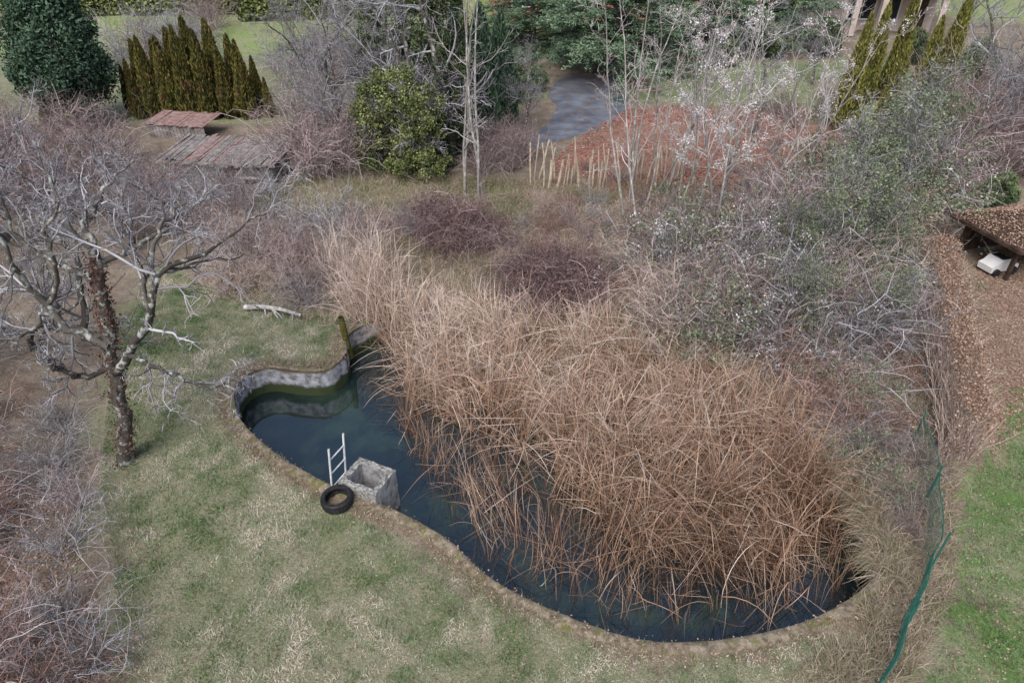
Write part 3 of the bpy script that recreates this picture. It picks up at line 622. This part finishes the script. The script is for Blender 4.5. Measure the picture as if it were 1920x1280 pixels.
ttree('evergreen_tree','large dense dark green evergreen tree above the hedge row',bt,155,235,1.0)
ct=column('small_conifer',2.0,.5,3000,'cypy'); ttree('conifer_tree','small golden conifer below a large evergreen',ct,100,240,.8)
def cedar(name,H=8,Rr=5.6):
    t=MB(); p,r=grow(np.array([[0,0,-.1]]),np.array([[0,0,1.]]),H,.3,10,.02,0,.15); t.tube(p,r,9,0)
    cm=MB(); n=84; z=np.sort(R.uniform(.06,.97,n)**1.25); az=np.arange(n)*2.4+R.normal(0,.3,n)
    st=np.stack([0*z,0*z,z*H],1); d=np.stack([np.cos(az),np.sin(az),np.full(n,.15)],1); L=Rr*(1.05-z)**.7*R.uniform(.75,1.1,n)
    p1,r1=grow(st,d,L,.06,9,.06,-.008,.3); cm.tube(p1,r1,4,0)
    st,d,L,rr=kids(p1,r1,16,.15,1,.9,.34,.5); d[:,2]*=.15; p2,r2=grow(st,d,L,.014,6,.1,-.01); cm.tube(p2,r2,3,0)
    m=80000; k=R.integers(0,len(p2),m); j=R.integers(0,5,m); f=R.random((m,1)); c=p2[k,j]*(1-f)+p2[k,j+1]*f+R.normal(0,1,(m,3))*[.12,.12,.045]
    tone=R.random(n)[(k//16)]*.6+R.random(len(p2))[k]*.4; cm.cards(c,.085*R.uniform(.6,1.4,m),1,np.clip(.15+.6*tone+R.normal(0,.18,m),0,1),asp=.35,flat=.5)
    return t.mesh(name+'_trunk',['bark'],True),cm.mesh(name+'_crown',['bark','cedar'])
ce=cedar('cedar')
ttree('cedar_tree','large spreading dark green cedar over the driveway',ce,1150,142,1.0,rot=.4)
ttree('cedar_tree','dark green cedar with layered horizontal branches',ce,1000,95,.75,rot=2.2)
ttree('cedar_tree','dark green cedar with layered horizontal branches',ce,1310,95,.8,rot=2.2)
ttree('cedar_tree','dark green cedar with layered horizontal branches',ce,1450,80,.8,rot=4.2)
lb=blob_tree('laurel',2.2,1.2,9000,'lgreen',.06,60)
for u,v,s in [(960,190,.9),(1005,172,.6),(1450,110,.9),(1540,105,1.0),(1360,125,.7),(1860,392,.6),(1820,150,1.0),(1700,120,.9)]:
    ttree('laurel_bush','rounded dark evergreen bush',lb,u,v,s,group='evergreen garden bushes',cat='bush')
def hedge_mesh(name,L,W,H,n,leaf,size,twig=None):
    mb=MB(); q=R.uniform(-.5,.5,(n,3)); ax=R.integers(0,5,n)
    if twig: ax=R.choice([0,1,2,3,4],n,p=[.32,.3,.08,.25,.05])
    q[ax<2,2]=.5; m=ax==2; q[m,1]=.5; m=ax==3; q[m,1]=-.5; m=ax==4; q[m,0]=np.sign(q[m,0])*.5
    sg=.06 if twig else .05
    q=q*[L,W,H]+[0,0,H/2]+R.normal(0,sg,(n,3)); q[:,2]=np.maximum(q[:,2]+.06*np.sin(q[:,0]*2.3)*(q[:,2]/H),.02); mb.cards(q,size*R.uniform(.6,1.4,n),0); mats=[leaf]
    lx=L/2*.96;wy=W/2*.9
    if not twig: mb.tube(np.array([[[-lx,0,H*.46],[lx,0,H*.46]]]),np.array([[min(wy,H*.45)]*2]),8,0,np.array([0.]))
    if twig:
        k=4200; s=np.column_stack([R.uniform(-L/2,L/2,k),R.uniform(-W/2,W/2,k),np.zeros(k)]); p,r=grow(s,R.normal(0,.12,(k,3))+[0,0,1],H*R.uniform(.6,1.0,k),.008,6,.16); mb.ribbon(p,r,1); mats.append(twig)
    return mb.mesh(name,mats)
hm=hedge_mesh('clipped_hedge_shape',14,1.6,1.8,12000,'lbright',.14)
for u,v,r in [(270,20,.25),(430,22,.05),(60,12,.3),(640,30,.1)]:
    h=hit(u,v); single('clipped_hedge',hm,'clipped bright green hedge across the hillside','hedge',h,r,group='hillside hedges')
a0=np.array([8.9,9.9]);a1=np.array([12.0,17.2]); mid=(a0+a1)/2
h2=hedge_mesh('beech_hedge_shape',float(np.linalg.norm(a1-a0)),.55,1.3,17000,'lbrown',.024,'ttan')
single('beech_hedge',h2,'trimmed beech hedge holding dry brown leaves','hedge',(mid[0],mid[1],float(terr(*mid))),math.atan2(a1[1]-a0[1],a1[0]-a0[0]))

# ------------------------------------------------------------------ cut-stem row
for i in range(46):
    f=i/45; u=1000+f*300+R.uniform(-6,6); v=340+10*math.sin(f*5)+R.uniform(-12,12); h=hit(u,v)
    mb=MB(); hh=R.uniform(.8,2.0); p,r=grow(np.array([[0,0,-.1]]),np.array([[R.normal(0,.1),R.normal(0,.1),1.]]),hh,R.uniform(.025,.055),5,.04,0,.85); mb.tube(p,r,6,0)
    single('cut_stake',mb.mesh('cut_stake',['cutwood'],True),'pale upright cut hedge stem','stake',h,group='row of cut hedge stems')

# ------------------------------------------------------------------ shed
sh=hit(440,322)
wl=[]
for i in range(26): wl.append(((-2.6+i*.205,-1.6,.5+R.normal(0,.03)),(.19,.04,1.0+R.normal(0,.05)),0,0))
for i in range(16): wl.append(((2.65,-1.5+i*.2,.55),(.04,.18,1.1+R.normal(0,.05)),0,0)); wl.append(((-2.7,-1.5+i*.2,.55),(.04,.18,1.1),0,0))
wm=boxes('shed_wall',wl,['plank'])
rf=[]
for i in range(38): rf.append(((-2.95+i*.158,0+R.normal(0,.12),1.24+R.normal(0,.012)-.12*math.exp(-(i-22)**2/30)),(.156,4.0+R.normal(0,.3),.03),R.normal(0,.02),.05+R.normal(0,.008),int(R.random()<.82)))
rf.append(((0,-2.02,1.12),(6.1,.05,.12),0,0,1))
rm=boxes('shed_roof',rf,['redplank','plank'])
thing('garden_shed','low derelict plank shed with a flat grey and rusty roof','shed',[('wall',wm),('roof',rm)],sh,-.12,(.78,.66,.72))
s2_=hit(350,252)
rf=[((-1.6+i*.2,R.normal(0,.04),1.0+R.normal(0,.02)),(.198,2.6,.03),R.normal(0,.01),.08) for i in range(17)]
wl=[((-1.6+i*.2,-1.15,.42),(.18,.04,.84)) for i in range(17)]
thing('lean_to_shed','small lean-to shed with sagging red roof sheets','shed',[('roof',boxes('lean_to_roof',rf,['redplank'])),('wall',boxes('lean_to_wall',wl,['plank']))],s2_,-.2,(.85,.6,.7))
for u,v,L,rz in [(515,305,1.6,-.3),(530,316,1.3,-.4),(560,324,1.6,.1),(380,355,1.8,.3),(480,345,1.4,.2)]:
    h=hit(u,v); single('loose_plank',boxes('loose_plank',[((0,0,.25),(L,.16,.03))],['whitelog' if L<1.7 else 'plank']),'weathered loose plank leaning by the shed','plank',h,rz,group='loose planks by the shed',tilt=(.2,.12))

# ------------------------------------------------------------------ houses
def house(name,label,loc,rot,W,D,H,wallm,wins,balc=False):
    e=single(name,None,label,'house',loc,rot)
    single('wall',boxes('house_wall',[((0,0,H/2),(W,D,H))],[wallm]),parent=e)
    o=.9; v=[(-W/2-o,-D/2-o,H-.2),(W/2+o,-D/2-o,H-.2),(W/2+o,D/2+o,H-.2),(-W/2-o,D/2+o,H-.2),(-W/2-o,0,H+2.2),(W/2+o,0,H+2.2)]
    v+= [(x,y,z-.2) for x,y,z in v]
    f=[(0,1,5,4),(2,3,4,5),(6,10,11,7),(8,11,10,9),(0,6,7,1),(2,8,9,3),(0,4,10,6),(4,3,9,10),(1,7,11,5),(5,11,8,2)]
    single('roof',pmesh('house_roof',v,f,['rooftile']),parent=e)
    for x,z,w,h in wins:
        we=single('window',boxes('window_pane',[((x,-D/2-.02,z),(w,.05,h))],['glass']),parent=e)
        single('frame',boxes('window_frame',[((x-w/2-.05,-D/2-.04,z),(.1,.1,h+.2)),((x+w/2+.05,-D/2-.04,z),(.1,.1,h+.2)),((x,-D/2-.045,z+h/2+.05),(w-.002,.1,.1)),((x,-D/2-.045,z-h/2-.05),(w-.002,.1,.1)),((x,-D/2-.05,z),(.06,.06,h-.01))],['whitep']),parent=we)
    single('door',boxes('house_door',[((W*.32,-D/2-.03,1.05),(1,.07,2.1))],['darkwood']),parent=e)
    if balc:
        L=[((0,-D/2-1.1,2.6),(W,2.1,.2))]+[((x,-D/2-2.0,1.25),(.35,.35,2.48)) for x in (-W/2+.3,-W/6,W/6,W/2-.3)]+[((x,-D/2-2.1,3.1),(.05,.05,.8)) for x in np.arange(-W/2+.1,W/2,.25)]+[((0,-D/2-2.1,3.54),(W,.1,.08))]
        single('balcony',boxes('house_balcony',L,['plaster']),parent=e)
house('wooden_house','orange wooden clad house behind a cedar',hit(1060,40)+[0,4,0],.1,11,8,5,'orange',[(-3.5,1.6,1.4,1.2),(-.8,1.6,1.4,1.2),(-3.5,4,1.2,1),(0,4,1.2,1)])
house('plaster_house','pinkish plaster house with a pillared balcony',hit(1680,62)+[0,5,0],-.15,6,9,5.4,'plaster',[(-1.8,1.5,1.6,1.4),(0,1.5,1.2,1.4),(-1.8,4.2,1.3,1.2),(1.2,4.2,1.3,1.2)],True)
house('wooden_house','brown chalet partly hidden by trees',hit(1380,10)+[0,5,0],.05,12,8,5,'orange',[(-3.5,1.6,1.4,1.2),(0,1.6,1.4,1.2)])

# ------------------------------------------------------------------ hut and ride-on car
hh=hit(1893,492); hh[2]=float(terr(hh[0],hh[1]))
po=boxes('hut_post',[((0,0,.6),(.1,.1,1.2))],['darkwood'])
e=single('garden_shelter',None,'small dark wooden shelter with leaf-covered hipped roof','shelter',hh,.25)
for x in (-1.1,1.1):
    for y in (-.9,.9): single('post',po,parent=e,loc=(x,y,0))
single('back_wall',boxes('hut_boards',[((0,.9,.2+i*.2),(2.09,.03,.18)) for i in range(5)]+[((1.1,0,.2+i*.2),(.03,1.69,.18)) for i in range(4)],['darkwood']),parent=e)
v=[(-1.5,-1.3,1.2),(1.5,-1.3,1.2),(1.5,1.3,1.2),(-1.5,1.3,1.2),(-.5,0,1.75),(.5,0,1.75),(-1.5,-1.3,1.1),(1.5,-1.3,1.1),(1.5,1.3,1.1),(-1.5,1.3,1.1)]
single('roof',pmesh('hut_roof',v,[(0,1,5,4),(1,2,5),(2,3,4,5),(3,0,4),(0,6,7,1),(1,7,8,2),(2,8,9,3),(3,9,6,0),(6,9,8,7)],['darkwood']),parent=e)
mb=MB(); q=R.uniform(-1,1,(7000,2))*[1.48,1.28]; zz=1.22+.55*np.minimum((1.3-np.abs(q[:,1]))/1.3,(1.5-np.abs(q[:,0]))/1.0).clip(0,1)+R.uniform(0,.03,7000)
mb.cards(np.column_stack([q,zz]),.03*R.uniform(.6,1.3,7000),0,flat=.6); single('roof_leaves',mb.mesh('roof_leaves',['lbrown']),parent=e)
hc=hit(1866,508)
prof=[(-.5,.12),(-.52,.3),(-.35,.36),(-.2,.5),(.1,.5),(.22,.36),(.48,.3),(.5,.12)]
v=[(x,-.24,z) for x,z in prof]+[(x,.24,z) for x,z in prof]; n8=len(prof)
f=[list(range(n8)),list(range(2*n8-1,n8-1,-1))]+[(i,i+n8,(i+1)%n8+n8,(i+1)%n8) for i in range(n8)]
def wheel(r,w,m):
    K=16; v=[];f=[]
    for s in(-1,1):
        for rr in (r,r*.55,0.02):
            for i in range(K): a=2*math.pi*i/K; v.append((rr*math.cos(a),s*w/2*(1 if rr>.5*r else .8),rr*math.sin(a)))
    for s in range(2):
        for l in range(2):
            for i in range(K): f.append((s*3*K+l*K+i,s*3*K+l*K+(i+1)%K,s*3*K+(l+1)*K+(i+1)%K,s*3*K+(l+1)*K+i))
    for i in range(K): f.append((i,(i+1)%K,3*K+(i+1)%K,3*K+i))
    return pmesh('toy_wheel',v,f,[m])
e=single('ride_on_car',None,'white plastic ride-on toy car parked beside a shelter','toy car',(hc[0],hc[1],float(terr(hc[0],hc[1]))),.3)
single('body',pmesh('toy_car_body',v,f,['whitep']),parent=e)
single('windscreen',boxes('toy_windscreen',[((-.04,0,.47),(.3,.4,.07))],['glass']),parent=e)
wm=wheel(.12,.1,'rubber')
for x in(-.32,.32):
    for y in(-.26,.26): single('wheel',wm,parent=e,loc=(x,y,.12))

# ------------------------------------------------------------------ concrete box, ladder, tyre
def cbox(name,w,d,zb,zt_,th,mats):
    me=bpy.data.meshes.new(name); import bmesh
    bm=bmesh.new()
    o=[(-w/2,-d/2),(w/2,-d/2),(w/2,d/2),(-w/2,d/2)]; i_=[(x*(1-2*th/w),y*(1-2*th/d)) for x,y in o]
    vo0=[bm.verts.new((x,y,zb)) for x,y in o]; vo1=[bm.verts.new((x,y,zt_)) for x,y in o]; vi1=[bm.verts.new((x,y,zt_)) for x,y in i_]; vi0=[bm.verts.new((x,y,zb+.05)) for x,y in i_]
    for k in range(4):
        j=(k+1)%4
        f1=bm.faces.new((vo0[k],vo0[j],vo1[j],vo1[k])); f1.material_index=1 if k in(1,2) else 0
        bm.faces.new((vo1[k],vo1[j],vi1[j],vi1[k])); f2=bm.faces.new((vi1[k],vi1[j],vi0[j],vi0[k])); f2.material_index=1
    bm.faces.new(vi0)
    bmesh.ops.subdivide_edges(bm,edges=bm.edges[:],cuts=9,use_grid_fill=True)
    for v in bm.verts:
        s=.007 if v.co.z>zt_-.05 else .002
        v.co+=Vector(R.normal(0,s,3))
    bm.to_mesh(me); bm.free()
    for m in mats: me.materials.append(M[m])
    return me
bx=hit(688,890,.3)
single('concrete_chamber',cbox('concrete_chamber',.84,.72,WL-.3,.28,.12,['aggregate','smoothc']),'rough hollow concrete chamber at the pool edge','concrete box',(bx[0],bx[1],0),math.radians(-24))
la=hit(622,908,.05); lb_=hit(648,878,.05); u_=lb_-la; dist=np.linalg.norm(u_); u_=u_/dist
lean=np.array([.08,.03,1.0]); lean/=np.linalg.norm(lean)
def tb(pts,r,S=8):
    m=MB(); m.tube(np.array([pts]),np.full((1,len(pts)),r),S,0); return m
e=single('pool_ladder',None,'white metal ladder standing at the pool edge','ladder',la)
for k in range(2):
    o_=u_*dist*k
    single('rail',tb([o_-lean*.75,o_+lean*.2,o_+lean*.92],.022).mesh('ladder_rail',['alu'],True),parent=e)
for k in range(4):
    b_=lean*(-.45+.36*k); single('rung',tb([b_+u_*.01,b_+u_*(dist-.01)],.015).mesh('ladder_rung',['alu'],True),parent=e)
K=60; pr=[(.20,.035),(.215,.0),(.27,-.005),(.295,.02),(.305,.05),(.308,.075),(.300,.079),(.300,.086),(.308,.09),(.308,.115),(.300,.119),(.300,.126),(.308,.13),(.305,.155),(.295,.185),(.27,.21),(.215,.205),(.20,.17),(.205,.15),(.28,.15),(.285,.1),(.28,.055),(.205,.055)]
v=[];f=[];n_=len(pr)
for i in range(K):
    a=2*math.pi*i/K
    for j,(r_,z_) in enumerate(pr):
        rr=r_-(.006 if (i%2 and 4<=j<=13) else 0); v.append((rr*math.cos(a),rr*math.sin(a),z_))
for i in range(K):
    for j in range(n_): f.append((i*n_+j,((i+1)%K)*n_+j,((i+1)%K)*n_+(j+1)%n_,i*n_+(j+1)%n_))
ty=hit(633,938,.1); single('car_tyre',pmesh('car_tyre',v,f,['rubber']),'worn black car tyre lying flat on the pool edge','tyre',(ty[0],ty[1],.04),tilt=(.03,-.04))
lg=hit(515,582); m=MB(); p,r=grow(np.array([[-.8,0,.1]]),np.array([[1,-.08,.02]]),1.8,.075,8,.07,0,.6); m.tube(p,r,9,0)
st,d,L,rr=kids(p,r,6,.2,.9,.9,.4,.4); p2,r2=grow(st,d,L,rr,5,.15); m.tube(p2,r2,5,0)
single('fallen_log',m.mesh('fallen_log',['whitelog'],True),'bleached fallen log with stub branches on the grass','log',lg)
mp=hit(652,640); m=MB(); p,r=grow(np.array([[0,0,-.5]]),np.array([[-.05,0,1]]),1.25,.09,8,.03,0,.8); r=r*(1+R.normal(0,.12,r.shape)); m.tube(p,r,9,0)
single('mossy_post',m.mesh('mossy_post',['moss'],True),'short mossy wooden post at the pool inlet','post',mp)

# ------------------------------------------------------------------ wire fence
FP=np.array([(4.6,4.3),(4.95,4.9),(6.0,6.05),(7.1,7.3),(7.75,8.8),(8.2,10.3)])
e=single('wire_fence',None,'green wire mesh fence with thin green posts, slightly sagging','fence',(0,0,0))
for x,y in FP[1:]:
    single('post',tb([np.array([0,0,-.2]),np.array([.02,0,.5]),np.array([.03,.01,1.08])],.018).mesh('fence_post',['fenceg'],True),parent=e,loc=(x,y,float(terr(x,y))))
wires=MB()
D=np.concatenate([[0],np.cumsum(np.linalg.norm(np.diff(FP,axis=0),axis=1))]); s=np.arange(0,D[-1],.06)
qx=np.interp(s,D,FP[:,0])+.05*np.sin(s*1.3);qy=np.interp(s,D,FP[:,1]); qz=terr(qx,qy); sag=-.09*np.abs(np.sin(s*1.9))
def line(h): return np.stack([qx+.04*np.sin(s*4+h*3),qy,qz+h+sag*h],1)
wires.tube(np.stack([line(h) for h in np.arange(.05,.99,.07)]),np.full((14,len(s)),.0025),3,0)
b0=line(.05);b1=line(1.0); wires.tube(np.stack([b0,b1],1),np.full((len(s),2),.0025),3,0)
single('wire_mesh',wires.mesh('wire_mesh',['fenceg']),parent=e)
m=MB(); m.tube(line(1.0)[None],np.full((1,len(s)),.009),6,0); single('top_rail',m.mesh('fence_top_rail',['fenceg'],True),parent=e)

# ------------------------------------------------------------------ light, world, camera
w=bpy.data.worlds.new('World'); scene.world=w; w.use_nodes=True; nt=w.node_tree; bg=nt.nodes['Background']
sky=nt.nodes.new('ShaderNodeTexSky'); sky.sky_type='NISHITA'; sky.sun_disc=False
el,az=math.radians(52),math.radians(200)
sky.sun_elevation=el; sky.sun_rotation=az; sky.dust_density=4; sky.air_density=1.0
nt.links.new(sky.outputs[0],bg.inputs[0]); bg.inputs[1].default_value=.15
sl=bpy.data.lights.new('sun','SUN'); sl.energy=2.7; sl.angle=math.radians(40); sl.color=(1,.975,.96)
so=bpy.data.objects.new('sun',sl); col.objects.link(so)
dv=Vector((math.sin(az)*math.cos(el),math.cos(az)*math.cos(el),math.sin(el))); so.rotation_euler=dv.to_track_quat('Z','Y').to_euler()
cd=bpy.data.cameras.new('camera'); cd.lens=24; cd.sensor_width=36; cd.clip_end=2000
co=bpy.data.objects.new('camera',cd); col.objects.link(co); co.location=(0,0,CH); co.rotation_euler=(math.radians(55),0,0)
scene.camera=co
scene.view_settings.view_transform='Standard'; scene.view_settings.look='None'; scene.view_settings.exposure=0
